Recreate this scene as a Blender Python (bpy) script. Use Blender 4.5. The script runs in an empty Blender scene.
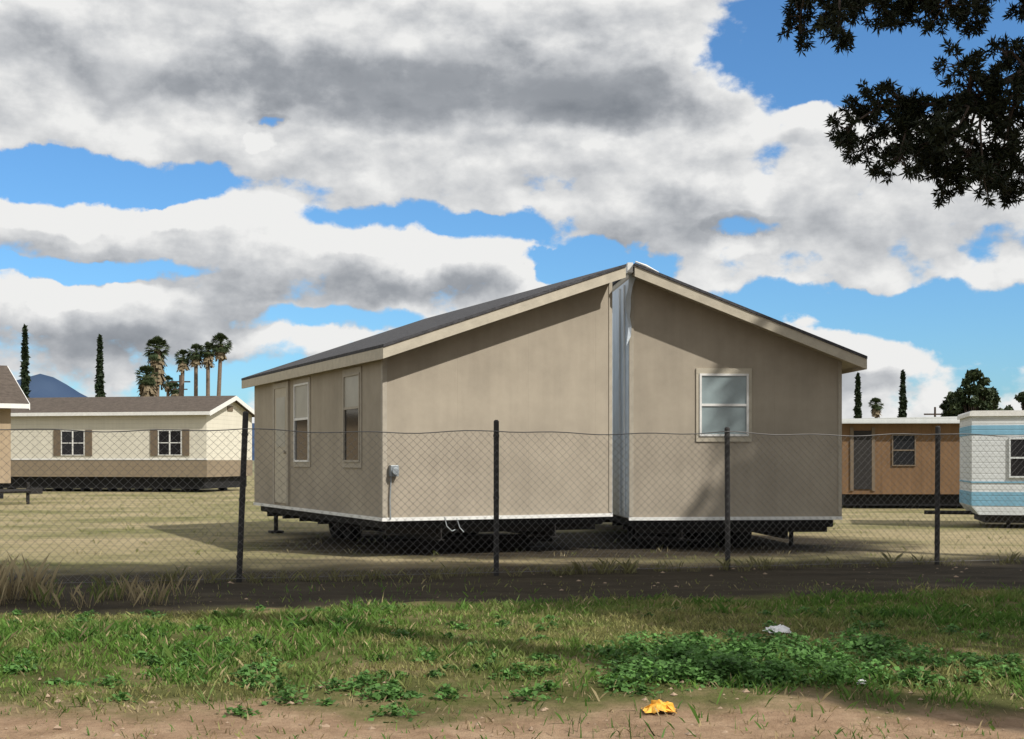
import bpy, math, random
import numpy as np
from mathutils import Vector, Matrix, noise as mnoise
random.seed(7); rng=np.random.default_rng(7)
sc=bpy.context.scene
F=1300.0; HY=460.0; CZ=1.5
def P(px,py,d): return Vector(((px-512)/F*d, d, CZ+(HY-py)/F*d))

# ------------------------------------------------------------ materials
def newmat(name):
    m=bpy.data.materials.new(name); m.use_nodes=True
    nt=m.node_tree; b=nt.nodes['Principled BSDF']; return m,nt,b
def mat(name,col,rough=0.8,var=0.15,scale=3.0,bump=0.0,bscale=40.0,metal=0.0,stretch=(1,1,1),spec=0.3,dark=None,detail=6):
    m,nt,b=newmat(name); N=nt.nodes; L=nt.links
    tc=N.new('ShaderNodeTexCoord'); mp=N.new('ShaderNodeMapping'); mp.inputs['Scale'].default_value=stretch
    L.new(tc.outputs['Object'],mp.inputs[0])
    n=N.new('ShaderNodeTexNoise'); n.inputs['Scale'].default_value=scale; n.inputs['Detail'].default_value=detail; n.inputs['Roughness'].default_value=0.65
    L.new(mp.outputs[0],n.inputs['Vector'])
    r=N.new('ShaderNodeValToRGB'); r.color_ramp.elements[0].position=0.3; r.color_ramp.elements[1].position=0.7
    d=dark if dark else tuple(c*(1-var) for c in col); u=tuple(min(1,c*(1+var)) for c in col)
    r.color_ramp.elements[0].color=(*d,1); r.color_ramp.elements[1].color=(*u,1)
    L.new(n.outputs['Fac'],r.inputs[0]); L.new(r.outputs[0],b.inputs['Base Color'])
    b.inputs['Roughness'].default_value=rough; b.inputs['Metallic'].default_value=metal
    b.inputs['Specular IOR Level'].default_value=spec
    if bump>0:
        n2=N.new('ShaderNodeTexNoise'); n2.inputs['Scale'].default_value=bscale; n2.inputs['Detail'].default_value=4
        L.new(tc.outputs['Object'],n2.inputs['Vector'])
        bp=N.new('ShaderNodeBump'); bp.inputs['Strength'].default_value=bump; bp.inputs['Distance'].default_value=0.02
        L.new(n2.outputs['Fac'],bp.inputs['Height']); L.new(bp.outputs[0],b.inputs['Normal'])
    return m
def siding(name,col,groove=0.3,horizontal=False,depth=0.008,stain=0.3,streak=.45,gd=.86):
    m,nt,b=newmat(name); N=nt.nodes; L=nt.links
    tc=N.new('ShaderNodeTexCoord')
    n=N.new('ShaderNodeTexNoise'); n.inputs['Scale'].default_value=1.1; n.inputs['Detail'].default_value=8; n.inputs['Roughness'].default_value=.65
    L.new(tc.outputs['Object'],n.inputs['Vector'])
    mp=N.new('ShaderNodeMapping'); mp.inputs['Scale'].default_value=(9,9,.6); L.new(tc.outputs['Object'],mp.inputs[0])
    n3=N.new('ShaderNodeTexNoise'); n3.inputs['Scale'].default_value=1; n3.inputs['Detail'].default_value=5; L.new(mp.outputs[0],n3.inputs['Vector'])
    ad=N.new('ShaderNodeMath'); ad.operation='MULTIPLY_ADD'; ad.inputs[1].default_value=streak; L.new(n3.outputs[0],ad.inputs[0])
    ml=N.new('ShaderNodeMath'); ml.operation='MULTIPLY'; ml.inputs[1].default_value=1.05-streak; L.new(n.outputs[0],ml.inputs[0]); L.new(ml.outputs[0],ad.inputs[2])
    r=N.new('ShaderNodeValToRGB'); r.color_ramp.elements[0].position=.33; r.color_ramp.elements[1].position=.68
    r.color_ramp.elements[0].color=(*[c*(1-stain) for c in col],1); r.color_ramp.elements[1].color=(*[c*1.06 for c in col],1)
    L.new(ad.outputs[0],r.inputs[0])
    sx=N.new('ShaderNodeSeparateXYZ'); L.new(tc.outputs['Object'],sx.inputs[0])
    src=sx.outputs['Z'] if horizontal else None
    if not horizontal:
        a=N.new('ShaderNodeMath'); a.operation='ADD'; L.new(sx.outputs['X'],a.inputs[0]); L.new(sx.outputs['Y'],a.inputs[1]); src=a.outputs[0]
    pp=N.new('ShaderNodeMath'); pp.operation='PINGPONG'; pp.inputs[1].default_value=groove/2; L.new(src,pp.inputs[0])
    mr=N.new('ShaderNodeMapRange'); mr.inputs[1].default_value=0; mr.inputs[2].default_value=depth*(2.2 if horizontal else 1); L.new(pp.outputs[0],mr.inputs[0])
    mx=N.new('ShaderNodeMix'); mx.data_type='RGBA'; mx.blend_type='MULTIPLY'; mx.inputs[0].default_value=1
    mr2=N.new('ShaderNodeMapRange'); mr2.inputs[3].default_value=gd ; mr2.inputs[4].default_value=1; L.new(mr.outputs[0],mr2.inputs[0])
    L.new(r.outputs[0],mx.inputs[6]); L.new(mr2.outputs[0],mx.inputs[7]); L.new(mx.outputs[2],b.inputs['Base Color'])
    n2=N.new('ShaderNodeTexNoise'); n2.inputs['Scale'].default_value=70; n2.inputs['Detail'].default_value=3; L.new(tc.outputs['Object'],n2.inputs['Vector'])
    h=N.new('ShaderNodeMath'); h.operation='MULTIPLY_ADD'; h.inputs[1].default_value=.5; L.new(n2.outputs[0],h.inputs[0]); 
    h2=N.new('ShaderNodeMath'); h2.operation='MULTIPLY'; h2.inputs[1].default_value=(1-gd)*7; L.new(mr.outputs[0],h2.inputs[0]); L.new(h2.outputs[0],h.inputs[2])
    bp=N.new('ShaderNodeBump'); bp.inputs['Strength'].default_value=.5; bp.inputs['Distance'].default_value=.008; L.new(h.outputs[0],bp.inputs['Height']); L.new(bp.outputs[0],b.inputs['Normal'])
    b.inputs['Roughness'].default_value=.85; b.inputs['Specular IOR Level'].default_value=.2
    return m
def leafmat(name,col,col2,trans=0.35,attr=False):
    m,nt,b=newmat(name); N=nt.nodes; L=nt.links
    b.inputs['Roughness'].default_value=.6; b.inputs['Specular IOR Level'].default_value=.2
    if attr:
        a=N.new('ShaderNodeAttribute'); a.attribute_name='Col'; colo=a.outputs['Color']
    else:
        g=N.new('ShaderNodeNewGeometry'); mx=N.new('ShaderNodeMix'); mx.data_type='RGBA'
        mx.inputs[6].default_value=(*col,1); mx.inputs[7].default_value=(*col2,1)
        L.new(g.outputs['Random Per Island'],mx.inputs[0]); colo=mx.outputs[2]
    L.new(colo,b.inputs['Base Color'])
    if trans>0:
        t=N.new('ShaderNodeBsdfTranslucent'); L.new(colo,t.inputs[0])
        ms=N.new('ShaderNodeMixShader'); ms.inputs[0].default_value=trans
        L.new(b.outputs[0],ms.inputs[1]); L.new(t.outputs[0],ms.inputs[2]); L.new(ms.outputs[0],N['Material Output'].inputs[0])
    return m

M={}
M['wall']=siding('beige_siding',(.355,.312,.248),groove=1.22,depth=.006,stain=.22,streak=.2,gd=.94)
M['trim']=mat('cream_trim',(.43,.39,.31),.7,.12,6,.15,60)
M['wtrim']=mat('beige_corner_trim',(.36,.325,.265),.7,.12,6,.15,60)
M['shingle']=mat('roof_shingle',(.06,.06,.065),.95,.45,14,.8,60)
M['white']=mat('white_trim',(.68,.68,.66),.55,.1,8)
M['plastic']=mat('white_plastic_wrap',(.50,.56,.62),.35,.2,2.5,.9,5,stretch=(1,1,.4),spec=.5)
M['steel']=mat('dark_steel',(.02,.018,.017),.7,.3,8)
M['belly']=mat('belly_wrap',(.012,.012,.013),.8,.3,3)
M['tire']=mat('tire_rubber',(.012,.012,.012),.9,.2,6)
M['rust']=mat('rusty_rim',(.035,.027,.022),.8,.3,12)
M['galv']=mat('grey_metal_box',(.28,.31,.33),.45,.12,8,metal=.3)
m,nt,b=newmat('window_glass'); b.inputs['Base Color'].default_value=(.05,.065,.07,1); b.inputs['Roughness'].default_value=.06; b.inputs['Specular IOR Level'].default_value=.8; M['glass']=m
m,nt,b=newmat('window_glass_dark'); b.inputs['Base Color'].default_value=(.015,.015,.017,1); b.inputs['Roughness'].default_value=.1; b.inputs['Specular IOR Level'].default_value=.3; M['glassd']=m
M['blind']=mat('window_blind',(.24,.30,.31),.2,.14,2,spec=.8)
M['blindw']=mat('window_curtain',(.36,.35,.30),.4,.12,2,spec=.4)
M['post']=mat('fence_post_paint',(.035,.033,.032),.7,.3,12)
M['wire']=mat('fence_wire',(.18,.175,.17),.5,.2,5,metal=.5)
M['cream']=siding('cream_siding',(.62,.59,.50),groove=.2,horizontal=True,stain=.1)
M['tan']=siding('tan_skirting',(.25,.20,.14),groove=.2,horizontal=True,stain=.15)
M['shutter']=mat('brown_shutter',(.15,.115,.08),.7,.15,10)
M['brownroof']=mat('brown_roof_shingle',(.085,.068,.055),.95,.3,5,.5,20)
M['orange']=siding('orange_brown_siding',(.19,.115,.062),groove=.3,stain=.3)
M['tanwall']=siding('tan_siding',(.36,.28,.19),groove=.3,stain=.15)
M['trailw']=siding('trailer_white_metal',(.60,.63,.64),groove=.12,horizontal=True,stain=.12)
M['trailb']=siding('trailer_blue_metal',(.20,.40,.54),groove=.12,horizontal=True,stain=.15)
M['bark']=mat('bark',(.06,.045,.036),.95,.4,12,.8,25,stretch=(1,1,.3))
M['palmtrunk']=mat('palm_trunk',(.16,.12,.09),.95,.3,6)
M['pine']=leafmat('pine_needles',(.009,.014,.008),(.026,.034,.016),.08)
M['euc']=leafmat('eucalyptus_leaves',(.05,.07,.03),(.08,.1,.05),0)
M['cyp']=leafmat('cypress_foliage',(.014,.026,.012),(.026,.04,.018),0)
M['palm']=leafmat('palm_fronds',(.03,.05,.02),(.07,.09,.04),.15)
M['palmdead']=leafmat('palm_dead_skirt',(.13,.10,.06),(.20,.16,.10),0)
M['round']=leafmat('round_tree_leaves',(.018,.032,.013),(.04,.055,.022),0)
M['grass']=leafmat('grass_blades',(0,0,0),(0,0,0),.35,attr=True)
M['litter']=mat('orange_wrapper',(.85,.42,.06),.5,.3,18)
M['litterw']=mat('white_wrapper',(.75,.75,.75),.5,.1,18)
M['pebble']=mat('pebbles',(.30,.22,.155),.9,.3,4)

# ------------------------------------------------------------ mesh builder
class MB:
    def __init__(s): s.v=[]; s.f=[]; s.m=[]
    def add(s,vs,fs,mi=0):
        o=len(s.v); s.v+= [tuple(v) for v in vs]; s.f+=[tuple(i+o for i in f) for f in fs]; s.m+=[mi]*len(fs)
    def box(s,x0,x1,y0,y1,z0,z1,mi=0):
        s.add([(x0,y0,z0),(x1,y0,z0),(x1,y1,z0),(x0,y1,z0),(x0,y0,z1),(x1,y0,z1),(x1,y1,z1),(x0,y1,z1)],
              [(3,2,1,0),(4,5,6,7),(0,1,5,4),(1,2,6,5),(2,3,7,6),(3,0,4,7)],mi)
    def prism(s,prof,y0,y1,mi=0):
        n=len(prof); vs=[(x,y0,z) for x,z in prof]+[(x,y1,z) for x,z in prof]
        fs=[tuple(range(n)),tuple(range(2*n-1,n-1,-1))]+[(i,i+n,(i+1)%n+n,(i+1)%n) for i in range(n)]
        s.add(vs,fs,mi)
    def tube(s,pts,rad,n=7,mi=0,cap=True):
        pts=[Vector(p) for p in pts]; vs=[]
        for i,p in enumerate(pts):
            t=(pts[min(i+1,len(pts)-1)]-pts[max(i-1,0)]).normalized()
            a=Vector((0,0,1)) if abs(t.z)<.9 else Vector((1,0,0))
            u=t.cross(a).normalized(); w=t.cross(u)
            r=rad[i] if hasattr(rad,'__len__') else rad
            for k in range(n):
                an=2*math.pi*k/n; vs.append(p+u*r*math.cos(an)+w*r*math.sin(an))
        fs=[]
        for i in range(len(pts)-1):
            for k in range(n):
                a=i*n+k;b_=i*n+(k+1)%n; fs.append((a,b_,b_+n,a+n))
        if cap: fs.append(tuple(range(n-1,-1,-1))); fs.append(tuple(range((len(pts)-1)*n,len(pts)*n)))
        s.add(vs,fs,mi)
    def leaves(s,c,r,n,size,mi=0,flat=1.0,asp=.45,shell=.0):
        c=np.array(c); r=np.array(r if hasattr(r,'__len__') else (r,r,r))
        d=rng.normal(size=(n,3)); d/=np.linalg.norm(d,axis=1)[:,None]
        rad=rng.uniform(shell,1,size=(n,1))**(1/2.2)
        p=c+d*rad*r
        u=rng.normal(size=(n,3)); u/=np.linalg.norm(u,axis=1)[:,None]
        w=rng.normal(size=(n,3)); w-=u*(u*w).sum(1)[:,None]; w/=np.linalg.norm(w,axis=1)[:,None]
        sz=size*rng.uniform(.6,1.4,size=(n,1))
        a=p-u*sz*.5; b_=p+w*sz*asp*.5; c2=p+u*sz*.5; d2=p-w*sz*asp*.5
        vs=np.stack([a,b_,c2,d2],1).reshape(-1,3).tolist()
        o=len(s.v); s.v+=vs; s.f+=[(o+4*i,o+4*i+1,o+4*i+2,o+4*i+3) for i in range(n)]; s.m+=[mi]*n
    def obj(s,name,mats,parent=None,mtx=None,smooth=False,bevel=0):
        me=bpy.data.meshes.new(name); me.from_pydata(s.v,[],s.f)
        for k in (mats if isinstance(mats,(list,tuple)) else [mats]): me.materials.append(M[k])
        me.polygons.foreach_set('material_index',s.m)
        if smooth: me.polygons.foreach_set('use_smooth',[True]*len(s.f))
        me.update(); o=bpy.data.objects.new(name,me); sc.collection.objects.link(o)
        if mtx is not None: o.matrix_world=mtx
        if parent: o.parent=parent
        if bevel:
            b=o.modifiers.new('bev','BEVEL'); b.width=bevel; b.segments=2
        return o
def empty(name,x,y,ang,z=0):
    e=bpy.data.objects.new(name,None); sc.collection.objects.link(e)
    e.matrix_world=Matrix.Translation((x,y,z))@Matrix.Rotation(ang,4,'Z'); e.empty_display_size=.5
    return e
def window(parent,mode,a0,a1,z0,z1,off=0.0,top='glass',bot='glass',frame='white',trim='trim',name='window',sash=True,zf=.5):
    def T(v):
        a,d,z=v
        return (a,off-d,z) if mode=='f' else (off-d,a,z)
    def bx(mb,aa,ab,d0,d1,za,zb,mi):
        vs=[T(p) for p in [(aa,d0,za),(ab,d0,za),(ab,d1,za),(aa,d1,za),(aa,d0,zb),(ab,d0,zb),(ab,d1,zb),(aa,d1,zb)]]
        mb.add(vs,[(3,2,1,0),(4,5,6,7),(0,1,5,4),(1,2,6,5),(2,3,7,6),(3,0,4,7)],mi)
    mb=MB(); f=.035; t=.09
    if trim:
        bx(mb,a0-t,a1+t,-.01,.022,z1+f,z1+f+t,3); bx(mb,a0-t,a1+t,-.01,.022,z0-f-t,z0-f,3)
        bx(mb,a0-t,a0-f,-.01,.020,z0-f,z1+f,3); bx(mb,a1+f,a1+t,-.01,.020,z0-f,z1+f,3)
    bx(mb,a0-f,a1+f,-.01,.035,z1,z1+f,2); bx(mb,a0-f,a1+f,-.01,.04,z0-f,z0,2)
    bx(mb,a0-f,a0,-.01,.035,z0,z1,2); bx(mb,a1,a1+f,-.01,.035,z0,z1,2)
    zm=z0+(z1-z0)*zf
    bx(mb,a0,a1,-.01,.012,zm,z1,0); bx(mb,a0,a1,-.01,.008,z0,zm,1)
    if sash: bx(mb,a0,a1,-.005,.028,zm-.02,zm+.02,2)
    return mb.obj(name,[top,bot,frame,trim or 'trim'],parent)

# ------------------------------------------------------------ half of manufactured home
def home_half(name,x,y,ang,W,Lg,fl,zl,zr,ohl,ohr,ohf,inner):
    e=empty(name,x,y,ang)
    sl=(zr-zl)/W; zt=lambda q: zl+sl*q
    th=.16
    w=MB(); w.prism([(0,fl),(W,fl),(W,zt(W)-th+.01),(0,zt(0)-th+.01)],0,Lg); w.obj('walls','wall',e)
    p=MB()
    if inner=='l':
        p.prism([(-.02,fl+.02),(-.004,fl+.02),(-.004,zt(0)-.2),(-.02,zt(0)-.2)],.015,Lg-.02)
        for yy in (.35,.8): p.box(-.045,-.021,yy,yy+.04,fl+.03,zt(0)-.25,1)
    else: p.prism([(W+.004,fl+.02),(W+.02,fl+.02),(W+.02,zt(W)-.2),(W+.004,zt(W)-.2)],.015,Lg-.02)
    p.obj('plastic_wrap',['plastic','white'],e)
    x0=-ohl; x1=W+ohr
    r=MB(); r.prism([(x0,zt(x0)-.045),(x1,zt(x1)-.045),(x1,zt(x1)),(x0,zt(x0))],-ohf-.02,Lg+ohf+.02); r.obj('roof_shingles','shingle',e)
    r=MB(); r.prism([(x0+.03,zt(x0+.03)-th),(x1-.005,zt(x1-.005)-th),(x1-.005,zt(x1)-.047),(x0+.03,zt(x0+.03)-.047)],-ohf+.03,Lg+ohf-.03); r.obj('soffit','trim',e)
    r=MB(); fh=.215
    for ya,yb in ((-ohf,-ohf+.028),(Lg+ohf-.028,Lg+ohf)):
        r.prism([(x0,zt(x0)-fh),(x1,zt(x1)-fh),(x1,zt(x1)-.048),(x0,zt(x0)-.048)],ya,yb)
    if inner=='r': r.box(x0,x0+.028,-ohf+.03,Lg+ohf-.03,zt(x0)-fh,zt(x0)-.05)
    else: r.box(x1-.028,x1,-ohf+.03,Lg+ohf-.03,zt(x1)-fh,zt(x1)-.05)
    r.obj('fascia','trim',e)
    t=MB(); c=.06
    t.box(-.012,c,-.014,-.001,fl+.05,zt(0)-th-.0)
    t.box(W-c,W+.0,-.014,-.001,fl+.05,zt(W)-th-.0)
    if inner=='r': t.box(-.014,-.001,.0,c,fl+.05,zt(0)-th); 
    t.obj('corner_trim','wtrim',e)
    t=MB(); t.box(-.02,W+.005,-.022,-.001,fl-.02,fl+.035)
    if inner=='r': t.box(-.022,-.001,0,Lg,fl-.02,fl+.034)
    t.obj('base_trim','white',e)
    t=MB(); t.box(.1,W-.1,.1,Lg-.1,fl-.15,fl-.002); 
    for yy in np.arange(.6,Lg-1,1.3): t.box(.5,W-.5,yy,yy+.9,fl-.22,fl-.15)
    t.obj('belly_pan','belly',e,bevel=.03)
    t=MB()
    for xx in (W*.25,W*.75):
        t.box(xx-.06,xx+.06,.1,Lg-.1,fl-.34,fl-.325); t.box(xx-.008,xx+.008,.1,Lg-.1,fl-.325,fl-.12)
    for yy in np.arange(.3,Lg,1.2): t.box(.15,W-.15,yy,yy+.05,fl-.24,fl-.12)
    t.obj('chassis','steel',e)
    return e,zt
def wheel(parent,x,y,r=.36,w=.22,name='wheel'):
    mb=MB()
    prof=[(r*.55,-w/2),(r*.9,-w/2),(r,-w*.32),(r,w*.32),(r*.9,w/2),(r*.55,w/2)]
    n=28; vs=[];fs=[]
    for i in range(n):
        a=2*math.pi*i/n
        for rr,ww in prof: vs.append((x+ww,y+rr*math.cos(a),r+rr*math.sin(a)-.01))
    k=len(prof)
    for i in range(n):
        for j in range(k-1):
            fs.append((i*k+j,((i+1)%n)*k+j,((i+1)%n)*k+j+1,i*k+j+1))
    mb.add(vs,fs,0)
    mb.tube([(x-w*.3,y,r-.01),(x+w*.3,y,r-.01)],r*.56,20,1); mb.tube([(x-w*.5,y,r-.01),(x+w*.5,y,r-.01)],r*.18,12,1)
    return mb.obj(name,['tire','rust'],parent)

AL=math.atan2(.423,.906)
hl,zt=home_half('manufactured_home_half',-1.955,19.7,AL,3.97,8.0,.59,3.27,4.66,.16,-.0,.46,'r')
window(hl,'s',1.08,1.86,1.50,2.86,0,'blindw','glassd','wtrim','wtrim',name='side_window',zf=.62)
window(hl,'s',3.95,4.85,1.50,2.86,0,'blindw','glassd','white','wtrim',name='side_window',zf=.55)
d=MB(); d.box(-.03,-.001,5.35,6.25,.68,2.88,0); d.box(-.045,-.001,5.25,5.35,.66,2.98,1); d.box(-.045,-.001,6.25,6.35,.66,2.98,1); d.box(-.045,-.001,5.35,6.25,2.88,2.98,1)
d.box(-.037,-.03,5.48,6.12,1.75,2.7,2); d.tube([(-.03,5.43,1.65),(-.08,5.43,1.65)],.03,8,1)
d.obj('door',['trim','wtrim','blindw'],hl)
d=MB(); d.box(.09,.22,-.10,-.001,1.25,1.42); d.tube([(.155,-.1,1.33),(.155,-.15,1.33)],.055,14); d.tube([(.12,-.03,1.25),(.10,-.03,.9),(.11,-.03,.6)],.012,6); d.obj('electric_box','galv',hl,bevel=.008)
d=MB(); d.tube([(1.0,-.02,.62),(1.02,-.05,.48),(1.1,-.07,.40),(1.16,-.05,.42)],.008,6); d.tube([(1.2,-.02,.6),(1.24,-.05,.45),(1.3,-.07,.38)],.008,6); d.obj('cables','galv',hl)
for yy in (4.6,5.4):
    for xx in (1.0,3.4): wheel(hl,xx,yy)
d=MB()
for yy in (4.6,5.4): d.tube([(.9,yy,.35),(3.5,yy,.35)],.045,8)
for xx,yy in ((.35,7.6),(3.0,.9)): d.tube([(xx,yy,0),(xx,yy,.45)],.045,8); d.box(xx-.13,xx+.13,yy-.13,yy+.13,0.0,.05)
d.box(1.3,1.7,1.4,1.8,0,.2); d.box(1.35,1.65,1.45,1.75,.2,.3)
d.tube([(.5,1.2,.12),(2.2,.9,.2),(3.5,1.3,.14)],.05,6); d.tube([(.8,2.2,.1),(3.3,1.8,.16)],.06,6); d.box(2.1,3.3,1.7,2.9,.0,.16)
d.obj('axles_and_jacks','steel',hl)
hr,zt2=home_half('manufactured_home_half',1.95,21.5,math.atan2(.3,3.58),3.59,9.0,.52,4.69,3.31,.0,.27,.46,'l')
window(hr,'f',1.2,1.96,1.93,2.90,0,'blind','blind','white','trim',name='gable_window')
for yy in (.75,1.6):
    for xx in (1.45,2.05,.4): wheel(hr,xx,yy,.38,.24)
d=MB()
for yy in (.75,1.6): d.tube([(.4,yy,.35),(2.1,yy,.35)],.045,8)
for xx,yy in ((.5,.5),(3.0,.9)): d.tube([(xx,yy,0),(xx,yy,.4)],.04,8)
d.tube([(.1,.4,.2),(1.2,.35,.14),(1.3,.45,.16)],.03,6); d.box(.6,1.2,1.1,1.5,0,.18)
d.obj('axles_and_jacks','steel',hr)
d=MB(); pts=[]
for i in range(9):
    z=4.66-i*.16; wd=.10*(1-i/11)+.02*math.sin(i*2.1)
    pts+= [(-.06+.03*math.sin(i*1.3),-.06-.03*math.sin(i*.9),z),(-.06+wd+.03*math.sin(i*1.3),-.10+.03*math.cos(i),z)]
d.add(pts,[(2*i,2*i+1,2*i+3,2*i+2) for i in range(8)],0)
d.box(-.09,.0,-.3,-.02,4.56,4.72,1)
d.tube([(.02,-.4,4.72),(.2,-.36,4.66),(.42,-.32,4.56)],[.012,.022,.01],6,1)
d.obj('torn_wrap',['plastic','white'],hr)

# ------------------------------------------------------------ chain link fence
fd=Vector((3.15,.9,0)); p0=Vector((-3.34,15.9,0)); fl=fd.length; fdn=fd/fl
fe=empty('chain_link_fence',p0.x,p0.y,math.atan2(.9,3.15))
mb=MB()
for i,(hh,lean) in enumerate([(1.98,.02),(2.0,.02),(2.08,.085),(2.0,.0),(1.93,-.01),(1.97,.015),(1.96,-.02),(1.97,.02)]):
    x=(i-2)*fl
    mb.tube([(x,.05,-.1),(x+lean,.05,hh),(x+lean,.05,hh+.02)],[.036,.036,.02],12)
    for z in (.3,1.0,1.8): mb.tube([(x+lean*z/2,.05,z),(x+lean*z/2,.05,z+.03)],.042,12)
mb.obj('posts','post',fe,smooth=False)
mb=MB(); x0=-2*fl; x1=5*fl; H=1.88; st=.105; r=.0019
def wy(x,z): return .012*math.sin(x*1.7+z)+.0
def sag(x): return -.035*math.sin(math.pi*((x/fl)%1.0))+.012*math.sin(x*5)
n=int((x1-x0+H)/st)
for sgn in (1,-1):
    for i in range(n):
        xa=x0-H+i*st
        za,zb=0.04,H
        a=(xa,za); b=(xa+H,zb)
        if a[0]<x0: za+= (x0-a[0]); a=(x0,za)
        if b[0]>x1: zb-= (b[0]-x1); b=(x1,zb)
        if a[1]>=b[1]: continue
        if sgn<0: a,b=(a[0],H+.04-a[1]),(b[0],H+.04-b[1])
        pts=[]
        for k in range(4):
            t=k/3; x=a[0]+(b[0]-a[0])*t; z=a[1]+(b[1]-a[1])*t
            pts.append((x,wy(x,z)+.002*sgn,z+sag(x)*(z/H)))
        mb.tube(pts,r,3,cap=False)
for z,rr in ((H,.006),(.05,.003)):
    pts=[(x,wy(x,z),z+sag(x)*z/H) for x in np.arange(x0,x1,.2)]
    mb.tube(pts,rr,4,cap=False)
mb.obj('wire_mesh','wire',fe)

# ------------------------------------------------------------ background homes
def gable_home(name,x,y,ang,Lx,Dy,z0,ze,zr_,oh=.3,walls='cream',skirt=None,roof='brownroof',zs=None):
    e=empty(name,x,y,ang)
    mb=MB(); 
    mb.add([(-Lx,0,z0),(0,0,z0),(0,Dy,z0),(-Lx,Dy,z0),(-Lx,0,ze),(0,0,ze),(0,Dy,ze),(-Lx,Dy,ze),(-Lx,Dy/2,zr_),(0,Dy/2,zr_)],
        [(0,1,5,4),(2,3,7,6),(1,2,6,9,5),(3,0,4,8,7),(4,5,9,8),(6,7,8,9),(3,2,1,0)]); mb.obj('walls',walls,e)
    s=(zr_-ze)/(Dy/2); t=.12
    mb=MB(); vs=[]
    for xx in (-Lx-oh,oh):
        vs+=[(xx,-oh,ze-s*oh+.02),(xx,Dy/2,zr_+.02),(xx,Dy+oh,ze-s*oh+.02),(xx,-oh,ze-s*oh+t),(xx,Dy/2,zr_+t),(xx,Dy+oh,ze-s*oh+t)]
    mb.add(vs,[(0,1,4,3),(1,2,5,4),(6,9,10,7),(7,10,11,8),(3,4,10,9),(4,5,11,10),(0,6,7,1),(1,7,8,2),(0,3,9,6),(2,8,11,5)]); mb.obj('roof',roof,e)
    mb=MB()
    mb.box(-Lx-oh,oh,-oh-.03,-oh-.002,ze-s*oh-.06,ze-s*oh+t-.02)
    for (ya,za),(yb,zb) in (((-oh,ze-s*oh),(Dy/2,zr_)),((Dy/2,zr_),(Dy+oh,ze-s*oh))):
        mb.add([(oh+.002,ya,za-.1),(oh+.03,ya,za-.1),(oh+.03,yb,zb-.1),(oh+.002,yb,zb-.1),(oh+.002,ya,za+t-.01),(oh+.03,ya,za+t-.01),(oh+.03,yb,zb+t-.01),(oh+.002,yb,zb+t-.01)],
            [(3,2,1,0),(4,5,6,7),(0,1,5,4),(1,2,6,5),(2,3,7,6),(3,0,4,7)])
    mb.obj('fascia','white',e)
    if skirt:
        mb=MB(); mb.box(-Lx-.02,.02,-.03,-.001,z0-.01,zs); mb.box(.001,.03,-.02,Dy,z0-.01,zs-.002); mb.obj('lower_siding',skirt,e)
        mb=MB(); mb.box(-Lx-.02,.03,-.05,-.001,zs+.001,zs+.07); mb.obj('belt_trim','white',e)
    mb=MB(); mb.box(-Lx+.2,-.2,.2,Dy-.2,.16,z0-.015); 
    for xx in np.arange(-Lx+.6,-.3,1.5): mb.box(xx,xx+.3,.3,.6,0,.16); mb.box(xx,xx+.3,Dy-.9,Dy-.5,0,.16)
    mb.obj('chassis','belly',e)
    return e
ang=math.atan2(-2.0,9.8)
ch=gable_home('cream_mobile_home',-14.1,60,ang,12.5,5.3,.72,3.72,4.48,.3,'cream','tan','brownroof',1.5)
def lx(px):
    k=(px-512)/F; ca,sa=math.cos(ang),math.sin(ang)
    return (k*60+14.1)/(ca-k*sa)
for a,b in ((62,84),(159,181)):
    xa,xb=lx(a),lx(b)
    window(ch,'f',xa,xb,1.75,2.85,0,'glassd','glassd','white',None)
    mb=MB(); xm=(xa+xb)/2; mb.box(xm-.03,xm+.03,-.045,-.02,1.75,2.85); mb.obj('window_mullion','white',ch)
    mb=MB(); mb.box(xa-.42,xa-.08,-.04,-.001,1.7,2.92); mb.box(xb+.08,xb+.42,-.04,-.001,1.7,2.92); mb.obj('shutters','shutter',ch)
mb=MB(); mb.box(.001,.04,2.3,2.9,3.85,4.1); mb.obj('gable_vent','shutter',ch)
th_=gable_home('tan_mobile_home',-17.35,45,math.radians(33),12,6,.7,3.55,4.85,.5,'tanwall',None,'brownroof')
window(th_,'f',-3.2,-2.2,1.6,2.7,0,'glassd','glassd','white','trim')
mb=MB(); mb.tube([(-1.5,-.1,.45),(.5,-1.2,.45)],.07,6); mb.tube([(-1.5,-2.4,.45),(.5,-1.2,.45)],.07,6); mb.tube([(.3,-1.2,.0),(.3,-1.2,.75)],.06,8); mb.box(.35,.75,-1.35,-1.05,.35,.55)
mb.tube([(-3,-1.2,.45),(.5,-1.2,.45)],.06,6); mb.tube([(-1.5,-.1,0),(-1.5,-.1,.45)],.08,6); mb.tube([(-1.5,-2.4,0),(-1.5,-2.4,.45)],.08,6)
mb.obj('tow_hitch','steel',th_)
bo=empty('brown_mobile_home',10.15,40,math.radians(-3))
mb=MB(); mb.box(0,11,0,3.6,.45,2.62); mb.obj('walls','orange',bo)
mb=MB(); mb.prism([(-.12,2.62),(11.1,2.62),(11.1,2.76),(5.5,2.86),(-.12,2.76)],-.35,3.75); mb.obj('roof','trailw',bo)
mb=MB(); mb.box(.35,.9,-.03,-.001,.6,2.4); mb.obj('door','steel',bo)
mb=MB(); mb.box(.25,.35,-.04,-.001,.55,2.5); mb.box(.9,1.0,-.04,-.001,.55,2.5); mb.obj('door_trim','shutter',bo)
window(bo,'f',1.55,2.2,1.35,2.25,0,'glassd','glassd','shutter',None)
window(bo,'f',5.0,6.0,1.35,2.25,0,'glassd','glassd','shutter',None)
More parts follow.
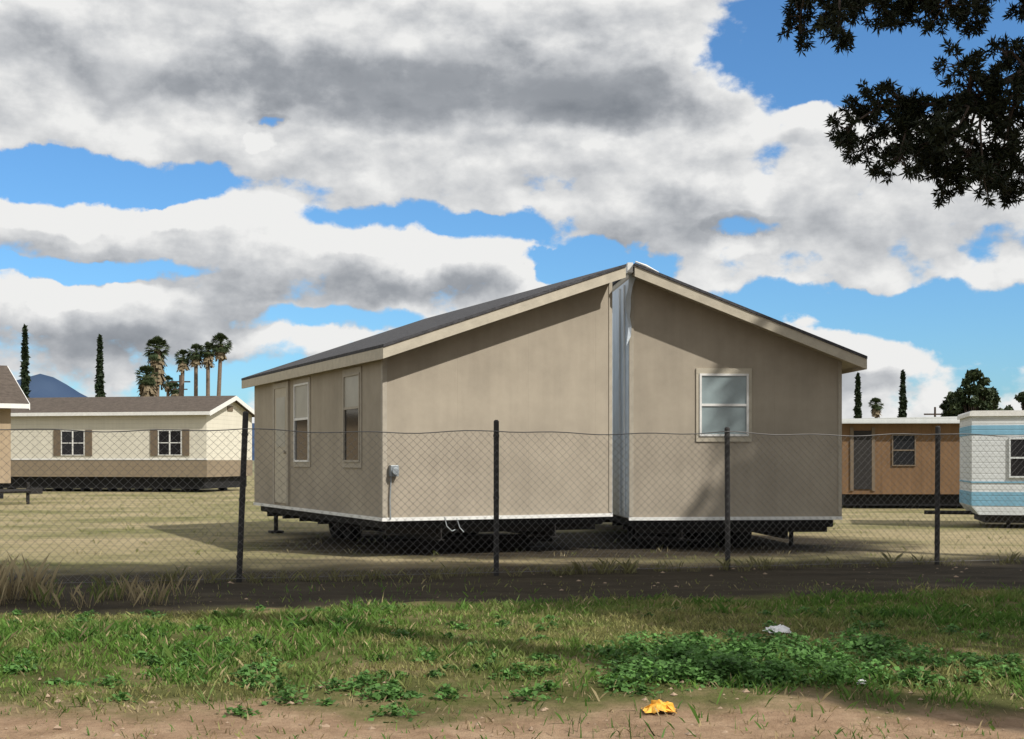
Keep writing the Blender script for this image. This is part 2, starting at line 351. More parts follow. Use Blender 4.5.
mb=MB(); mb.box(.1,10.9,.2,3.4,.1,.44); 
for xx in np.arange(.5,10.5,1.6): mb.box(xx,xx+.3,.3,.7,0,.1)
mb.obj('chassis','belly',bo)
tr=empty('travel_trailer',10.08,28.5,math.radians(-13))
def rprof(x0,x1,z0,z1,r,n=6):
    pts=[(x0,z0),(x1,z0)]
    for i in range(n+1):
        a=math.pi/2*i/n; pts.append((x1-r+r*math.cos(a),z1-r+r*math.sin(a)))
    for i in range(n+1):
        a=math.pi/2+math.pi/2*i/n; pts.append((x0+r+r*math.cos(a),z1-r+r*math.sin(a)))
    return pts
mb=MB(); mb.prism(rprof(0,6,1.0,2.52,.10),0,2.4); mb.obj('body_upper','trailw',tr)
mb=MB(); mb.prism([(0.15,.30),(5.9,.30),(6.0,.48),(6.0,.998),(0,.998),(0,.48)],0.0,2.4); mb.obj('body_lower','trailw',tr)
mb=MB(); mb.box(-.006,6.006,-.008,2.408,.50,.80); mb.box(-.006,6.006,-.008,2.408,2.05,2.26); mb.box(-.012,6.01,-.013,2.41,1.0,1.03); mb.obj('blue_stripes','trailb',tr)
mb=MB(); mb.prism(rprof(-.05,6.05,2.46,2.58,.06),-.05,2.45); mb.obj('roof_trim','white',tr)
window(tr,'f',.8,1.7,1.15,1.95,0,'glassd','glassd','trailw',None)
window(tr,'f',3.2,4.1,1.15,1.95,0,'glassd','glassd','trailw',None)
mb=MB(); mb.box(.3,5.7,.2,2.2,.12,.29); mb.tube([(.8,.3,0),(.8,.3,.35)],.05,6); mb.tube([(5.2,.3,0),(5.2,.3,.35)],.05,6); mb.tube([(.2,1.2,.3),(-.9,1.2,.3)],.05,6); mb.obj('chassis','steel',tr)
wheel(tr,2.9,.15,.33,.2)

# ------------------------------------------------------------ trees
def cypress(px,top,base_z,d,rad):
    tp=P(px,top,d); h=tp.z
    mb=MB(); mb.tube([(0,0,0),(0,0,h*.3),(0,0,h*.9)],[.2,.15,.03],7,0)
    for i in range(46):
        t=i/45; z=.6+(h-.6)*t
        rr=rad*(min(1,t*6+.4))*(1-t**2.2)+.06
        mb.leaves((rng.normal()*rr*.15,rng.normal()*rr*.15,z),(rr,rr,h/30),60,.42,1,asp=.5)
    mb.obj('cypress_tree',['bark','cyp'],mtx=Matrix.Translation((tp.x,d,0)))
cypress(25,330,0,100,.34); cypress(100,340,0,105,.42); cypress(858,376,0,120,.36); cypress(903,373,0,120,.40)
def palm(px,top,d,cr,skirt=1.2,tr=.2):
    tp=P(px,top,d); h=tp.z-cr*.6
    mb=MB(); bend=rng.normal()*.3
    mb.tube([(bend,0,0),(bend*.4,0,h*.5),(0,0,h)],[tr*1.3,tr,tr*.9],8,0)
    for i in range(95):
        el=rng.uniform(-.9,1.45); az=rng.uniform(0,2*math.pi)
        dirv=Vector((math.cos(az)*math.cos(el),math.sin(az)*math.cos(el),math.sin(el)))
        side=dirv.cross(Vector((0,0,1))).normalized(); ln=cr*rng.uniform(.8,1.1)
        c=Vector((0,0,h)); mid=c+dirv*ln*.6
        mb.add([c-side*.02,c+side*.02,mid+side*.02,mid-side*.02],[(0,1,2,3)],1)
        for k in range(9):
            a=(k-4)/4*1.15; dd=(dirv*math.cos(a)+side*math.sin(a)); e2=mid+dd*ln*.5+Vector((0,0,-ln*.12*abs(k-4)/4-ln*.1))
            w=.05*cr; q=(side*math.cos(a)-dirv*math.sin(a))*w
            mb.add([mid,mid+dd*ln*.25+q,e2,mid+dd*ln*.25-q],[(0,1,2,3)],1)
    for i in range(int(90*skirt)):
        az=rng.uniform(0,2*math.pi); z=h-rng.uniform(.1,1)*skirt; r1=tr+.05; r2=tr+rng.uniform(.15,.5)
        a=Vector((math.cos(az)*r1,math.sin(az)*r1,z)); b=Vector((math.cos(az)*r2,math.sin(az)*r2,z-rng.uniform(.4,.8))); s=Vector((-math.sin(az),math.cos(az),0))*.12
        mb.add([a-s*.4,b-s,b+s,a+s*.4],[(0,1,2,3)],2)
    mb.obj('palm_tree',['palmtrunk','palm','palmdead'],mtx=Matrix.Translation((tp.x,d,0)))
palm(157,341,95,1.0,2.2,.26); palm(147,369,92,.85,1.3,.25)
palm(183,352,125,.85,.8); palm(196,347,125,.9,.8); palm(208,345,125,.9,1.0); palm(221,337,122,1.05,1.0)
palm(876,400,150,.9,.9); palm(168,378,150,.8,.5); palm(175,384,150,.8,.5)
def broad(name,px,top,d,w,mats=('bark','round'),clumps=40,dens=110,leaf=.28,base=.35):
    tp=P(px,top,d); h=tp.z; mb=MB()
    mb.tube([(0,0,0),(.1,0,h*.3),(0,.1,h*.55)],[.25,.2,.1],8,0)
    for i in range(clumps):
        a=rng.uniform(0,2*math.pi); t=rng.uniform(0,1); z=h*(base+(1-base-.08)*t)
        rr=w*math.sqrt(max(.05,1-(2*t-.9)**2))*rng.uniform(.2,1)
        c=(math.cos(a)*rr,math.sin(a)*rr,z)
        mb.tube([(0,0,h*.35),(c[0]*.5,c[1]*.5,(z+h*.35)/2),c],[.09,.05,.015],5,0)
        mb.leaves(c,(w*.28*rng.uniform(.6,1.2),)*2+(w*.2,),dens,leaf,1,asp=.6)
    mb.obj(name,list(mats),mtx=Matrix.Translation((tp.x,d,0)))
broad('shade_tree',972,364,75,1.5,base=.3); broad('shade_tree',955,388,80,1.4); broad('shade_tree',990,384,80,1.3); broad('shade_tree',1024,388,90,1.5)
mb=MB()
for i in range(170):
    d=rng.uniform(170,230); px=rng.uniform(-700,1700)
    if 230<px<840 and rng.random()<.4: continue
    x=(px-512)/F*d; h=rng.uniform(2.5,6.5); 
    mb.leaves((x,d,h*.5),(rng.uniform(2,5),2.5,h*.55),130,.9,0,asp=.7)
mb.obj('distant_tree_line',['round'])
for px,tpy,d in ((180,375,140),(935,407,130)):
    tp=P(px,tpy,d); mb=MB(); mb.tube([(0,0,0),(0,0,tp.z)],[.16,.1],7); mb.box(-1.1,1.1,-.06,.06,tp.z-.8,tp.z-.65); mb.box(-.8,.8,-.06,.06,tp.z-1.6,tp.z-1.48)
    mb.obj('utility_pole',['bark'],mtx=Matrix.Translation((tp.x,d,0)))

# near pine with overhanging branches
tx,ty=8.0,12.3
mb=MB()
mb.tube([(tx,ty,0),(tx+.1,ty,3),(tx-.05,ty-.2,6.5),(tx+.2,ty-1.2,9),(tx+.3,ty-1.8,11.8)],[.34,.27,.2,.12,.04],12,0)
def twigclump(c,base,r,n,size):
    c=Vector(c); base=Vector(base)
    mid=(c+base)/2+Vector((rng.normal()*.08,rng.normal()*.08,.08))
    mb.tube([base,mid,c],[.018,.012,.006],5,0)
    for k in range(14):
        dv=Vector(rng.normal(size=3)).normalized(); e=c+dv*r*rng.uniform(.6,1.1)
        mb.tube([c-(c-mid)*.3*rng.random(),e],[.007,.003],3,0,cap=False)
        for q in range(int(n/14)):
            nd=(dv*.4+Vector(rng.normal(size=3)).normalized()).normalized(); l=size*rng.uniform(.7,1.3)
            o=e-dv*rng.uniform(0,.06)*1.5; sd=nd.cross(Vector(rng.normal(size=3))).normalized()*.0085
            mb.add([o-sd*.6,o+nd*l*.5+sd,o+nd*l,o+nd*l*.5-sd],[(0,1,2,3)],1)
limbs=[([(tx,ty-.1,5.9),(6.4,12.2,5.95),(5.35,12.1,5.55),(4.75,12,5.1),(4.2,11.95,4.8),(3.6,11.95,4.75)],
        [(860,112),(880,128),(905,95),(925,112),(900,150),(925,165),(950,100),(955,140),(975,85),(985,125),(1005,105),(945,185),(975,170),(1000,185),(1015,150),(1018,85),(880,98),(858,132),(985,185),(962,65),(1040,130),(1050,170),(1060,100),(990,150),(930,135),
         (915,128),(940,120),(965,112),(965,155),(990,100),(1010,125),(1020,172),(985,75),(870,145),(905,170),(1030,100),(1000,165),(895,112),(918,148),(945,160),(1005,60),(1022,60)]),
       ([(tx,ty-.2,6.6),(6.0,12.2,6.5),(4.9,12.1,6.2),(3.8,12.05,6.0),(3.0,12,5.9)],
        [(800,4),(812,22),(826,12),(845,5),(815,-15),(870,-8),(905,2),(935,6),(960,4),(850,-30),(895,-25),(950,-25),(985,0),(1010,5),(1030,-10),(880,8),(838,24),(920,-5),(860,14),(948,14),(975,14),(900,14)])]
for lp,cl in limbs:
    mb.tube(lp,[.085,.065,.05,.035,.025,.016][:len(lp)],8,0)
    dense=[]
    for i in range(len(lp)-1):
        for t in np.linspace(0,1,6): dense.append(Vector(lp[i]).lerp(Vector(lp[i+1]),t))
    for px,py in cl:
        dd=12+rng.normal()*.4; c=P(px+rng.normal()*5,py+rng.normal()*5,dd)
        b=min(dense,key=lambda q:(q-c).length+ .8*abs(q.x-c.x-.3))
        twigclump(c,b,.20*rng.uniform(.8,1.25),600,.075)
for i in range(75):
    a=rng.uniform(0,2*math.pi); t=rng.uniform(0,1); z=7.7+3.8*t; rr=(2.9*(1-t**1.6)+.4)*rng.uniform(.25,1)
    ax=tx+.2; ay=ty-.9-.9*t
    c=Vector((ax+math.cos(a)*rr,ay-.5+math.sin(a)*rr,z+.1*rr))
    mb.tube([(ax,ay+.2,z-.6),(ax+(c.x-ax)*.5,ay+(c.y-ay)*.5,z-.2),c],[.08,.05,.015],5,0)
    mb.leaves(c,(.65,.65,.35),190,.17,1,asp=.4)
mb.obj('pine_tree',['bark','pine'])

def euc(x,y,h,w,z0,cl=60,dens=150):
    mb=MB(); mb.tube([(x,y,0),(x+.3,y,h*.4),(x,y+.2,h*.9)],[.45,.32,.06],10,0)
    for i in range(cl):
        a=rng.uniform(0,2*math.pi); t=rng.uniform(0,1); z=z0+(h-z0)*t; rr=w*math.sqrt(max(.08,1-(2*t-1)**2))*rng.uniform(.2,1)
        c=Vector((x+math.cos(a)*rr,y+math.sin(a)*rr,z))
        mb.tube([(x+.2,y,z0-1+(z-z0)*.6),((x+c.x)/2,(y+c.y)/2,z-.4),c],[.12,.06,.02],5,0)
        mb.leaves(c,(.95,.95,.6),dens,.34,1,asp=.5)
    mb.obj('eucalyptus_tree',['bark','euc'])
euc(9.2,2.2,22,2.9,18.6,60); euc(13.6,2.4,22.5,3.2,18.8,64); euc(18.6,1.8,22.5,3.0,19,60); euc(23.5,2.8,22,3.0,18.6,60); euc(28.0,3.6,22,3.0,18.6,55)
euc(13.3,15.3,13.3,1.7,10.6,20)
euc(11.0,6.6,11,3.0,6.5,42)

# ------------------------------------------------------------ ground
xs=np.unique(np.concatenate([-np.geomspace(14,6000,26),np.linspace(-14,14,141),np.geomspace(14,6000,26)]))
ys=np.unique(np.concatenate([-np.geomspace(6,6000,14),np.linspace(-6,4,6),np.linspace(4,20,110),np.geomspace(20,7000,34)]))
def gz(x,y):
    if y<19 and y>3 and abs(x)<14:
        f=min(1,(19-y)/4,(y-3)/2,(14-abs(x))/2)
        z=mnoise.noise(Vector((x*.5,y*.6,0)))*.05+mnoise.noise(Vector((x*2.1,y*2.3,3)))*.02
        if y<8.6: z+=mnoise.noise(Vector((x*6,y*7,9)))*.016
        z+= .07*math.exp(-((y-10.5)/2.2)**2)
        return z*f
    return 0
vs=[(x,y,gz(x,y)) for y in ys for x in xs]; nx=len(xs)
fs=[(j*nx+i,j*nx+i+1,(j+1)*nx+i+1,(j+1)*nx+i) for j in range(len(ys)-1) for i in range(nx-1)]
m,nt,b=newmat('ground_soil'); N=nt.nodes; L=nt.links
geo=N.new('ShaderNodeNewGeometry'); sx=N.new('ShaderNodeSeparateXYZ'); L.new(geo.outputs['Position'],sx.inputs[0])
def nz(scale,detail=8,st=(1,1,1),rough=.65):
    mp=N.new('ShaderNodeMapping'); mp.inputs['Scale'].default_value=st; L.new(geo.outputs['Position'],mp.inputs[0])
    n=N.new('ShaderNodeTexNoise'); n.inputs['Scale'].default_value=scale; n.inputs['Detail'].default_value=detail; n.inputs['Roughness'].default_value=rough
    L.new(mp.outputs[0],n.inputs['Vector']); return n.outputs[0]
def ramp(src,stops):
    r=N.new('ShaderNodeValToRGB'); e=r.color_ramp.elements
    while len(e)<len(stops): e.new(.5)
    for k,(p,c) in enumerate(stops): e[k].position=p; e[k].color=(*c,1)
    L.new(src,r.inputs[0]); return r.outputs[0]
def mth(op,a,b_=None,c=None):
    n=N.new('ShaderNodeMath'); n.operation=op
    for i,v in enumerate((a,b_,c)):
        if v is None: continue
        if isinstance(v,(int,float)): n.inputs[i].default_value=v
        else: L.new(v,n.inputs[i])
    return n.outputs[0]
def mixc(f,a,b_):
    n=N.new('ShaderNodeMix'); n.data_type='RGBA'; L.new(f,n.inputs[0]); L.new(a,n.inputs[6]); L.new(b_,n.inputs[7]); return n.outputs[2]
def sst(v,a,b_):
    n=N.new('ShaderNodeMapRange'); n.interpolation_type='SMOOTHSTEP'; n.inputs[1].default_value=a; n.inputs[2].default_value=b_; L.new(v,n.inputs[0]); return n.outputs[0]
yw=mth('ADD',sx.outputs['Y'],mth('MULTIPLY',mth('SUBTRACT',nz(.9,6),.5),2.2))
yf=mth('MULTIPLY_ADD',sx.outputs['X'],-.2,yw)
dirt=ramp(nz(2.2,12,rough=.75),[(.3,(.18,.115,.068)),(.5,(.31,.21,.135)),(.7,(.43,.31,.205))])
soil=ramp(nz(1.5,10),[(.3,(.06,.06,.02)),(.5,(.10,.105,.035)),(.7,(.24,.18,.10))])
shade_soil=ramp(nz(1.7,10,st=(.6,1.4,1)),[(.3,(.026,.021,.015)),(.55,(.05,.041,.028)),(.75,(.09,.075,.05))])  # dark soil with tree shade along the fence painted into its colour
yard=mixc(ramp(nz(.3,10,st=(.6,1,1)),[(.40,(0,0,0)),(.60,(1,1,1))]),ramp(nz(3,10,st=(.5,1,1)),[(.3,(.25,.21,.12)),(.7,(.41,.34,.21))]),ramp(nz(2.5,10,st=(.5,1,1)),[(.3,(.09,.10,.035)),(.7,(.26,.235,.115))]))
far=ramp(nz(.02,6),[(.3,(.16,.17,.10)),(.7,(.26,.24,.15))])
c=mixc(sst(yw,7.4,8.1),dirt,soil)
c=mixc(sst(yf,13.2,13.9),c,shade_soil)
c=mixc(sst(yf,17.6,19.8),c,yard)
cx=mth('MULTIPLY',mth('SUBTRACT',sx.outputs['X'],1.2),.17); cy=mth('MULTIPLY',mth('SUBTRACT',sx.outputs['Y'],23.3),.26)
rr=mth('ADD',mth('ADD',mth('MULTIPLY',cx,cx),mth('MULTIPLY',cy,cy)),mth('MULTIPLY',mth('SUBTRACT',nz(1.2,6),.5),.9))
c=mixc(sst(rr,1.25,.65),c,shade_soil)  # shade under the home halves painted into the ground colour
c=mixc(sst(sx.outputs['Y'],90,200),c,far)
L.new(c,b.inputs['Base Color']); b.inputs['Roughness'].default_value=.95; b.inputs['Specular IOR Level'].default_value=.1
bp=N.new('ShaderNodeBump'); bp.inputs['Strength'].default_value=.8; bp.inputs['Distance'].default_value=.05
L.new(mth('ADD',nz(9,10,rough=.7),mth('MULTIPLY',nz(45,4),.35)),bp.inputs['Height']); L.new(bp.outputs[0],b.inputs['Normal'])
M['ground']=m
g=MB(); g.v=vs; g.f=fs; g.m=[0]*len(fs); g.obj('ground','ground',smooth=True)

# ------------------------------------------------------------ grass
def colmesh(name,V,C,mk,k):
    me=bpy.data.meshes.new(name); n=len(V)//k
    me.vertices.add(len(V)); me.vertices.foreach_set('co',V.astype(np.float32).ravel())
    me.loops.add(len(V)); me.loops.foreach_set('vertex_index',np.arange(len(V),dtype=np.int32))
    me.polygons.add(n); me.polygons.foreach_set('loop_start',np.arange(n,dtype=np.int32)*k); me.polygons.foreach_set('loop_total',np.full(n,k,dtype=np.int32))
    a=me.color_attributes.new('Col','FLOAT_COLOR','POINT'); a.data.foreach_set('color',C.astype(np.float32).ravel())
    me.materials.append(M[mk]); me.update(calc_edges=True); me.validate()
    o=bpy.data.objects.new(name,me); sc.collection.objects.link(o); return o
def blades(name,pts,hts,cols,wid=.007,lean=.5):
    n=len(pts); az=rng.uniform(0,2*math.pi,n); az2=rng.uniform(0,2*math.pi,n)
    side=np.stack([np.cos(az),np.sin(az),np.zeros(n)],1)*(wid*rng.uniform(.6,1.5,n))[:,None]
    ln=np.stack([np.cos(az2),np.sin(az2),np.zeros(n)],1)*(hts*lean*rng.uniform(.1,1.3,n))[:,None]
    up=np.zeros((n,3)); up[:,2]=hts
    a=pts-side; b_=pts+side; c=pts+ln*.45+up*.65+side*.6; d=pts+ln+up
    V=np.stack([a,b_,c,d],1).reshape(-1,3)
    C=np.repeat(np.concatenate([cols,np.ones((n,1))],1)[:,None,:],4,1)
    return colmesh(name,V,C.reshape(-1,4),'grass',4)
def nval(x,y,s,o=0): return mnoise.noise(Vector((x*s+o,y*s-o,o)))
N0=290000
px_=rng.uniform(-9.5,10.5,N0); py_=7.0+(16.2-7.0)*rng.uniform(0,1,N0)**1.15
P_=[];Hh=[];C_=[]
for x,y in zip(px_,py_):
    a=nval(x,y,.9,1); b2=nval(x,y,2.5,5); e=nval(x,y,.35,9); f3=nval(x,y,7,2)
    front=7.75+ .25*math.sin(x*.55+1.0)+a*.45+f3*.25+b2*.25 +(.25 if abs(x)<1.5 else 0)
    back=13.3+.18*x+a*.6+b2*.25+(.35 if x>0 else 0)
    if y<front or y>back: 
        if rng.random()>.02: continue
    else:
        k=min(1,(y-front)/.8)*min(1,(back-y)/.8)
        if rng.random()>.22+.78*k: continue
        if f3*.8+b2*.9+a*.6< -.38 and rng.random()<.85: continue
    P_.append((x,y,gz(x,y)-.005))
    dry=max(0,min(1,(e*1.2+b2*.9+a*.4+.24)*1.4+ .5*math.exp(-((y-10.8)/.9)**2)*(1 if x>-2.5 else .4)-.12))
    lush=max(0,min(1,.5+a*1.1+f3*.4))
    g1=np.array((.14,.235,.045))*(1-lush)+np.array((.085,.18,.032))*lush
    g1=g1*(1-.8*dry)+np.array((.30,.27,.11))*.8*dry
    if rng.random()<.08: g1=np.array((.40,.33,.18))
    C_.append(g1*rng.uniform(.7,1.3)); Hh.append((.024+.045*lush+.02*rng.random())*(1-.4*dry)*(1.35 if f3>.25 else 1)*rng.uniform(.5,1.3))
blades('grass',np.array(P_),np.array(Hh),np.array(C_),.0055,.9)
def leafquads(name,cent,n_per,spread,hmax,size,col):
    V=[];C=[]
    for (x,y,s) in cent:
        n=int(n_per*s); tone=rng.uniform(.75,1.25)
        for i in range(n):
            a=rng.uniform(0,2*math.pi); r=spread*s*abs(rng.normal())*.75; X=x+math.cos(a)*r; Y=y+math.sin(a)*r*.8
            z=gz(X,Y)+hmax*s*rng.uniform(.1,1)*math.exp(-(r/(spread*s))**2)
            d=Vector((math.cos(a+rng.normal()),math.sin(a+rng.normal()),rng.uniform(-.5,.6))).normalized(); sd=d.cross(Vector((rng.normal()*.5,rng.normal()*.5,1))).normalized()
            l=size*rng.uniform(.5,1.4); c=Vector((X,Y,z)); w=l*.38
            V+= [c-d*l*.5,c+sd*w,c+d*l*.5,c-sd*w]; cc=np.array(col)*tone*rng.uniform(.6,1.4); C+= [(*cc,1)]*4
    return colmesh(name,np.array([tuple(v) for v in V]),np.array(C),'grass',4)
cent=[]
for i in range(90):
    x=rng.uniform(.75,2.9); y=8.3+rng.uniform(0,1.4)+.12*(x-.8); cent.append((x,y,rng.uniform(.5,1.25)))
for i in range(75): cent.append((rng.uniform(-4.2,1.0),rng.normal(8.6,.5),rng.uniform(.25,.65)))
for i in range(45): cent.append((rng.uniform(2.8,6.0),rng.normal(8.8,.5),rng.uniform(.25,.65)))
for i in range(170): cent.append((rng.uniform(-8,8),rng.uniform(8.6,13),rng.uniform(.2,.6)))
leafquads('broadleaf_weeds',cent,180,.22,.14,.038,(.11,.23,.06))
pts=[];hs=[];cs=[]
def tuft(x,y,n,h,r,col):
    for i in range(n):
        a=rng.uniform(0,6.28); q=r*rng.random(); pts.append((x+math.cos(a)*q,y+math.sin(a)*q,gz(x,y))); hs.append(h*rng.uniform(.4,1.15)); cs.append(np.array(col)*rng.uniform(.7,1.25))
for i in range(34): tuft(rng.uniform(-6.3,-3.6),rng.uniform(13.0,14.4),22,rng.uniform(.10,.32),.22,(.33,.27,.16) if i%3 else (.16,.2,.06))
for i in range(8): tuft(rng.uniform(-6.0,-4.9),rng.uniform(13.2,13.9),22,.5,.14,(.40,.33,.2))
blades('dry_grass_tufts',np.array(pts),np.array(hs),np.array(cs),.0028,.55)
pts=[];hs=[];cs=[]
for i in range(140):
    t=rng.uniform(-9,13); tuft(p0.x+fdn.x*t,p0.y+fdn.y*t+rng.normal()*.15,14,rng.uniform(.06,.2),.12,(.2,.19,.09))
for i in range(1900):
    x=rng.uniform(-28,24); y=rng.uniform(18.5,55); tuft(x,y,7,rng.uniform(.03,.10),.15,(.19,.21,.07) if rng.random()<.65 else (.36,.31,.18))
for i in range(700):
    tuft(rng.uniform(-6,6),rng.uniform(6.6,8.4),3,.045,.06,(.34,.27,.15) if rng.random()<.65 else (.10,.2,.04))
blades('weed_tufts',np.array(pts),np.array(hs),np.array(cs),.004,.9)
mb=MB()
for i in range(1700):
    y=rng.uniform(6.2,8.6) if i<1400 else rng.uniform(13.5,19); x=rng.uniform(-7,7); s=.005+.024*rng.random()**5; z=gz(x,y)
    a=rng.uniform(0,3); vv=[]
    for (dx,dy,dz) in ((1,0,0),(0,1,0),(-1,0,0),(0,-1,0),(0,0,.8),(0,0,-.8)):
        q=rng.uniform(.7,1.3); ca,sa=math.cos(a),math.sin(a); vv.append((x+(dx*ca-dy*sa)*s*q*1.2,y+(dx*sa+dy*ca)*s*q,z+dz*s*q*.8))
    mb.add(vv,[(0,1,4),(1,2,4),(2,3,4),(3,0,4),(1,0,5),(2,1,5),(3,2,5),(0,3,5)])
mb.obj('pebbles','pebble')
def wrapper(name,px,py,w,h,mk):
    d=CZ*F/(py-HY); x=(px-512)/F*d; mb=MB(); n=9; z0=gz(x,d); vs=[]
    for j in range(n):
        for i in range(n):
            u=i/(n-1)-.5; v=j/(n-1)-.5
            vs.append((x+u*w+.012*rng.normal()*1.0,d+v*w*.8+.012*rng.normal(),z0+.01+max(0,h*(1-3.2*(u*u+v*v)))*rng.uniform(.3,1.3)))
    mb.add(vs,[(j*n+i,j*n+i+1,(j+1)*n+i+1,(j+1)*n+i) for j in range(n-1) for i in range(n-1)]); mb.obj(name,mk)
wrapper('litter_wrapper',660,716,.18,.07,'litter'); wrapper('paper_scrap',778,637,.2,.06,'litterw')
wrapper('paper_scrap',862,690,.07,.03,'litterw')
# ------------------------------------------------------------ mountains
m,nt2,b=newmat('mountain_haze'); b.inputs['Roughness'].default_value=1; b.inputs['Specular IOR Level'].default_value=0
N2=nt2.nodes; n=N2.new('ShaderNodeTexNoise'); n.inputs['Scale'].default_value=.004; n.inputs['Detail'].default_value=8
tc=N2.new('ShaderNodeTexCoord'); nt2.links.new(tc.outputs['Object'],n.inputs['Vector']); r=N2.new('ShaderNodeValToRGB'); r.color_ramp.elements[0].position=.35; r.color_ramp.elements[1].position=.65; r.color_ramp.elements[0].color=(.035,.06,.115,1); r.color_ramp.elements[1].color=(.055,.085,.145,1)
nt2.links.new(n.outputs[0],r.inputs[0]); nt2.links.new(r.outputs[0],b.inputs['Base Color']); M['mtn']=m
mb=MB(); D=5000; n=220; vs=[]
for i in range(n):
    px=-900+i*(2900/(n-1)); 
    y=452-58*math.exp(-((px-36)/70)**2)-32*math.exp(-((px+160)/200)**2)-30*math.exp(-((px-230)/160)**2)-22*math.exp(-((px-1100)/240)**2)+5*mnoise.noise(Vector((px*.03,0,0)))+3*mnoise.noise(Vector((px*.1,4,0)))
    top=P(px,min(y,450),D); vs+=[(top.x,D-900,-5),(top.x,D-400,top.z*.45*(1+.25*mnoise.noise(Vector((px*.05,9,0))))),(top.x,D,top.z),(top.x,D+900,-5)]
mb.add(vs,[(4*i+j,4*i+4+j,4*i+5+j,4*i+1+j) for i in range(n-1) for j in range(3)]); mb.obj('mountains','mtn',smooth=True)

# ------------------------------------------------------------ sun + world
el=math.radians(43); sh=Vector((.78,-.63)).normalized()
S=Vector((sh.x*math.cos(el),sh.y*math.cos(el),math.sin(el)))
sd=bpy.data.lights.new('sun','SUN'); sd.energy=4.8; sd.angle=math.radians(.7); sd.color=(1,.95,.87)
so=bpy.data.objects.new('sun',sd); sc.collection.objects.link(so); so.rotation_euler=S.to_track_quat('Z','Y').to_euler()
w=bpy.data.worlds.new('World'); sc.world=w; w.use_nodes=True; nt=w.node_tree; N=nt.nodes; L=nt.links
try:
    w.cycles.sampling_method='MANUAL'; w.cycles.sample_map_resolution=256
except Exception as ex: print(ex)
bg=N['Background']; bg.inputs[1].default_value=.1
sky=N.new('ShaderNodeTexSky'); sky.sky_type='NISHITA'; sky.sun_disc=False; sky.sun_elevation=el; sky.sun_rotation=math.atan2(sh.x,sh.y); sky.ozone_density=2.0; sky.dust_density=.6
tc=N.new('ShaderNodeTexCoord'); sx=N.new('ShaderNodeSeparateXYZ'); L.new(tc.outputs['Generated'],sx.inputs[0])
X,Y,Z=sx.outputs
az=mth('ARCTAN2',X,Y); rho=mth('SQRT',mth('ADD',mth('MULTIPLY',X,X),mth('MULTIPLY',Y,Y)))
U=mth('MULTIPLY',az,13.0); Vv=mth('MULTIPLY',mth('MINIMUM',mth('DIVIDE',Z,mth('MAXIMUM',rho,.001)),2.0),13.0)
def comb(a,b_,c=0.0):
    n=N.new('ShaderNodeCombineXYZ')
    for i,v in enumerate((a,b_,c)):
        if isinstance(v,(int,float)): n.inputs[i].default_value=v
        else: L.new(v,n.inputs[i])
    return n.outputs[0]
def vm(op,a,b_,out=0):
    n=N.new('ShaderNodeVectorMath'); n.operation=op
    for i,v in enumerate((a,b_)):
        if isinstance(v,(tuple,list)): n.inputs[i].default_value=v
        else: L.new(v,n.inputs[i])
    return n.outputs['Value'] if op=='DOT_PRODUCT' else n.outputs[0]
Pv=comb(U,Vv)
def wn(vec,scale,detail=6,rough=.55,color=False,off=(0,0,0),sc3=(1,1,1)):
    v=vm('MULTIPLY',vm('ADD',vec,off),sc3)
    n=N.new('ShaderNodeTexNoise'); n.inputs['Scale'].default_value=scale; n.inputs['Detail'].default_value=detail; n.inputs['Roughness'].default_value=rough
    L.new(v,n.inputs['Vector']); return n.outputs['Color' if color else 'Fac']
warp=vm('MULTIPLY',vm('SUBTRACT',wn(Pv,1.2,6,.55,True),(.5,.5,.5)),(1.1,.6,0))
Pw=vm('ADD',Pv,warp)
def blob(px,py,rx,ry,a,prev,vec=None):
    k=math.atan((px-512)/F)*13; v=(HY-py)/F*13*math.cos(math.atan((px-512)/F))
    q=vm('MULTIPLY',vm('SUBTRACT',vec or Pw,(k,v,0)),(100/rx,100/ry,1))
    f=mth('MAXIMUM',mth('SUBTRACT',1.0,vm('DOT_PRODUCT',q,q)),0.0)
    return mth('MULTIPLY_ADD',f,a,prev)
HOLES=[(905,20,215,105,-1.7),(1000,60,160,70,-.8),(60,172,175,32,-1.6),(170,186,100,18,-.8),(400,214,120,20,-.9),(510,222,80,24,-.9),(600,262,80,34,-1.6),
          (268,118,16,12,-.8),(80,266,120,14,-1.0),(335,320,100,16,-.8),(745,226,50,16,-.9),(960,320,160,46,-1.6),(790,305,120,22,-1.0),(1000,385,90,25,-.5),
          (120,385,150,30,-.35),(230,370,90,34,-.6),(1010,235,50,22,-.4),(560,262,60,20,-.7)]
CL=[(380,110,420,70,.6),(100,30,200,50,.5),(250,235,270,32,.5),(450,265,100,26,.7),(95,305,110,28,.55),(870,352,80,26,1.0),(690,200,160,50,.5),(830,115,45,14,.5),(500,40,320,70,.6)]
def covf(vec,base,off):
    f1=wn(base,1.5,9,.56,sc3=(1,1.4,1),off=(3+off[0],5+off[1],0))
    cv=mth('MULTIPLY_ADD',mth('SUBTRACT',f1,.5),2.2,.45)
    for h in HOLES+CL: cv=blob(*h,cv,vec)
    return cv,f1
cov,f1=covf(Pw,Pv,(0,0))
OFF=(.10,.24,0)
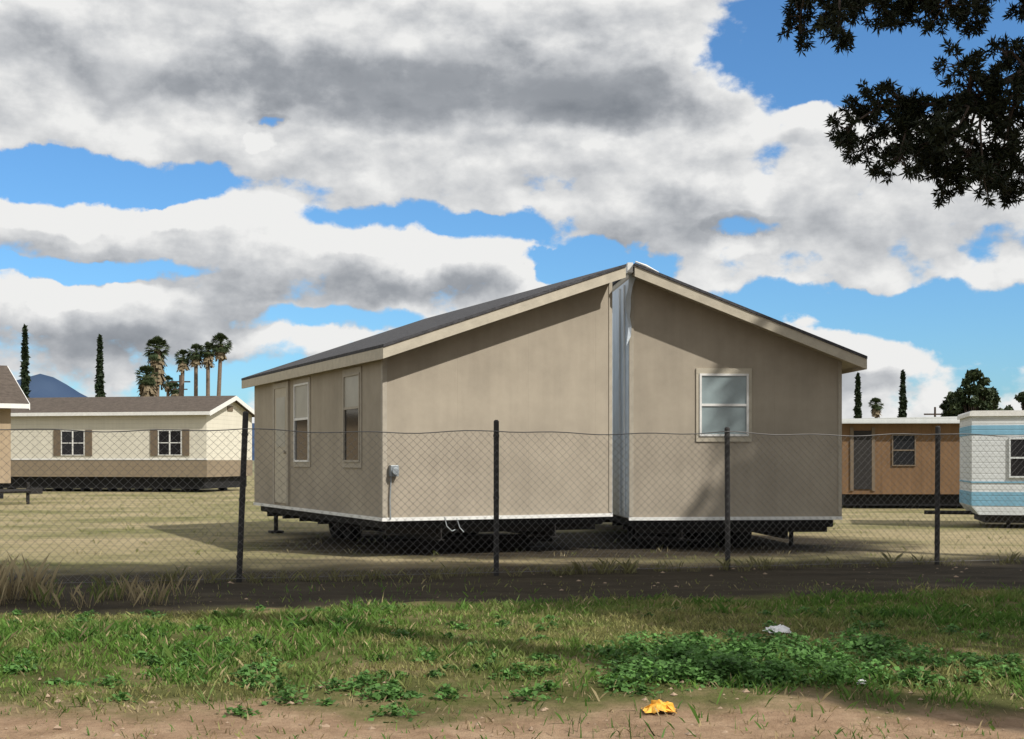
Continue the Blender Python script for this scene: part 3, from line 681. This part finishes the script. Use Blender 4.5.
cov2,f2=covf(vm('ADD',Pw,OFF),Pv,OFF)
alpha=sst(cov,-.08,.34)
lit=mth('SUBTRACT',mth('MINIMUM',cov,1.2),mth('MINIMUM',cov2,1.2))
br=mth('MULTIPLY_ADD',lit,.46,.79)
br=mth('ADD',br,mth('MULTIPLY',sst(cov,.75,.1),.10))
for h in [(480,88,350,50,-.50),(660,100,170,38,-.18),(140,58,330,40,-.20),(600,40,180,50,-.10),(300,15,400,24,-.10),(350,285,230,22,-.28),(230,305,160,26,-.26),(110,348,190,40,-.30),(60,250,120,12,-.16),(720,222,170,42,-.20),(640,175,200,22,-.08),(900,235,150,34,-.18),(640,200,120,20,-.10),
          (430,165,140,22,.14),(130,135,140,25,.14),(100,205,140,20,.2),(280,212,100,18,.2),(470,250,90,16,.25),(860,335,90,18,.22),(90,288,70,12,.18),(720,60,90,40,.25),(640,140,120,14,.12)]:
    br=blob(*h,br,Pw)
colr=ramp(br,[(0.05,(2.2,2.4,2.7)),(.35,(3.4,3.6,3.9)),(.62,(5.6,5.75,5.95)),(.95,(8.6,8.6,8.5))])
skyt=N.new('ShaderNodeMix'); skyt.data_type='RGBA'; skyt.blend_type='MULTIPLY'; skyt.inputs[0].default_value=1; skyt.inputs[7].default_value=(.68,1.1,1.45,1); L.new(sky.outputs[0],skyt.inputs[6])
mixs=N.new('ShaderNodeMix'); mixs.data_type='RGBA'; L.new(alpha,mixs.inputs[0]); L.new(skyt.outputs[2],mixs.inputs[6]); L.new(colr,mixs.inputs[7])
L.new(mixs.outputs[2],bg.inputs[0])

# ------------------------------------------------------------ camera
cam=bpy.data.cameras.new('camera'); co=bpy.data.objects.new('camera',cam); sc.collection.objects.link(co)
co.location=(0,0,CZ); co.rotation_euler=(math.pi/2,0,0); cam.sensor_width=36; cam.lens=36*F/1024; cam.shift_y=(HY-369.5)/1024
cam.clip_end=20000; cam.clip_start=.1; sc.camera=co
sc.view_settings.view_transform='Standard'; sc.view_settings.look='None'; sc.view_settings.exposure=0
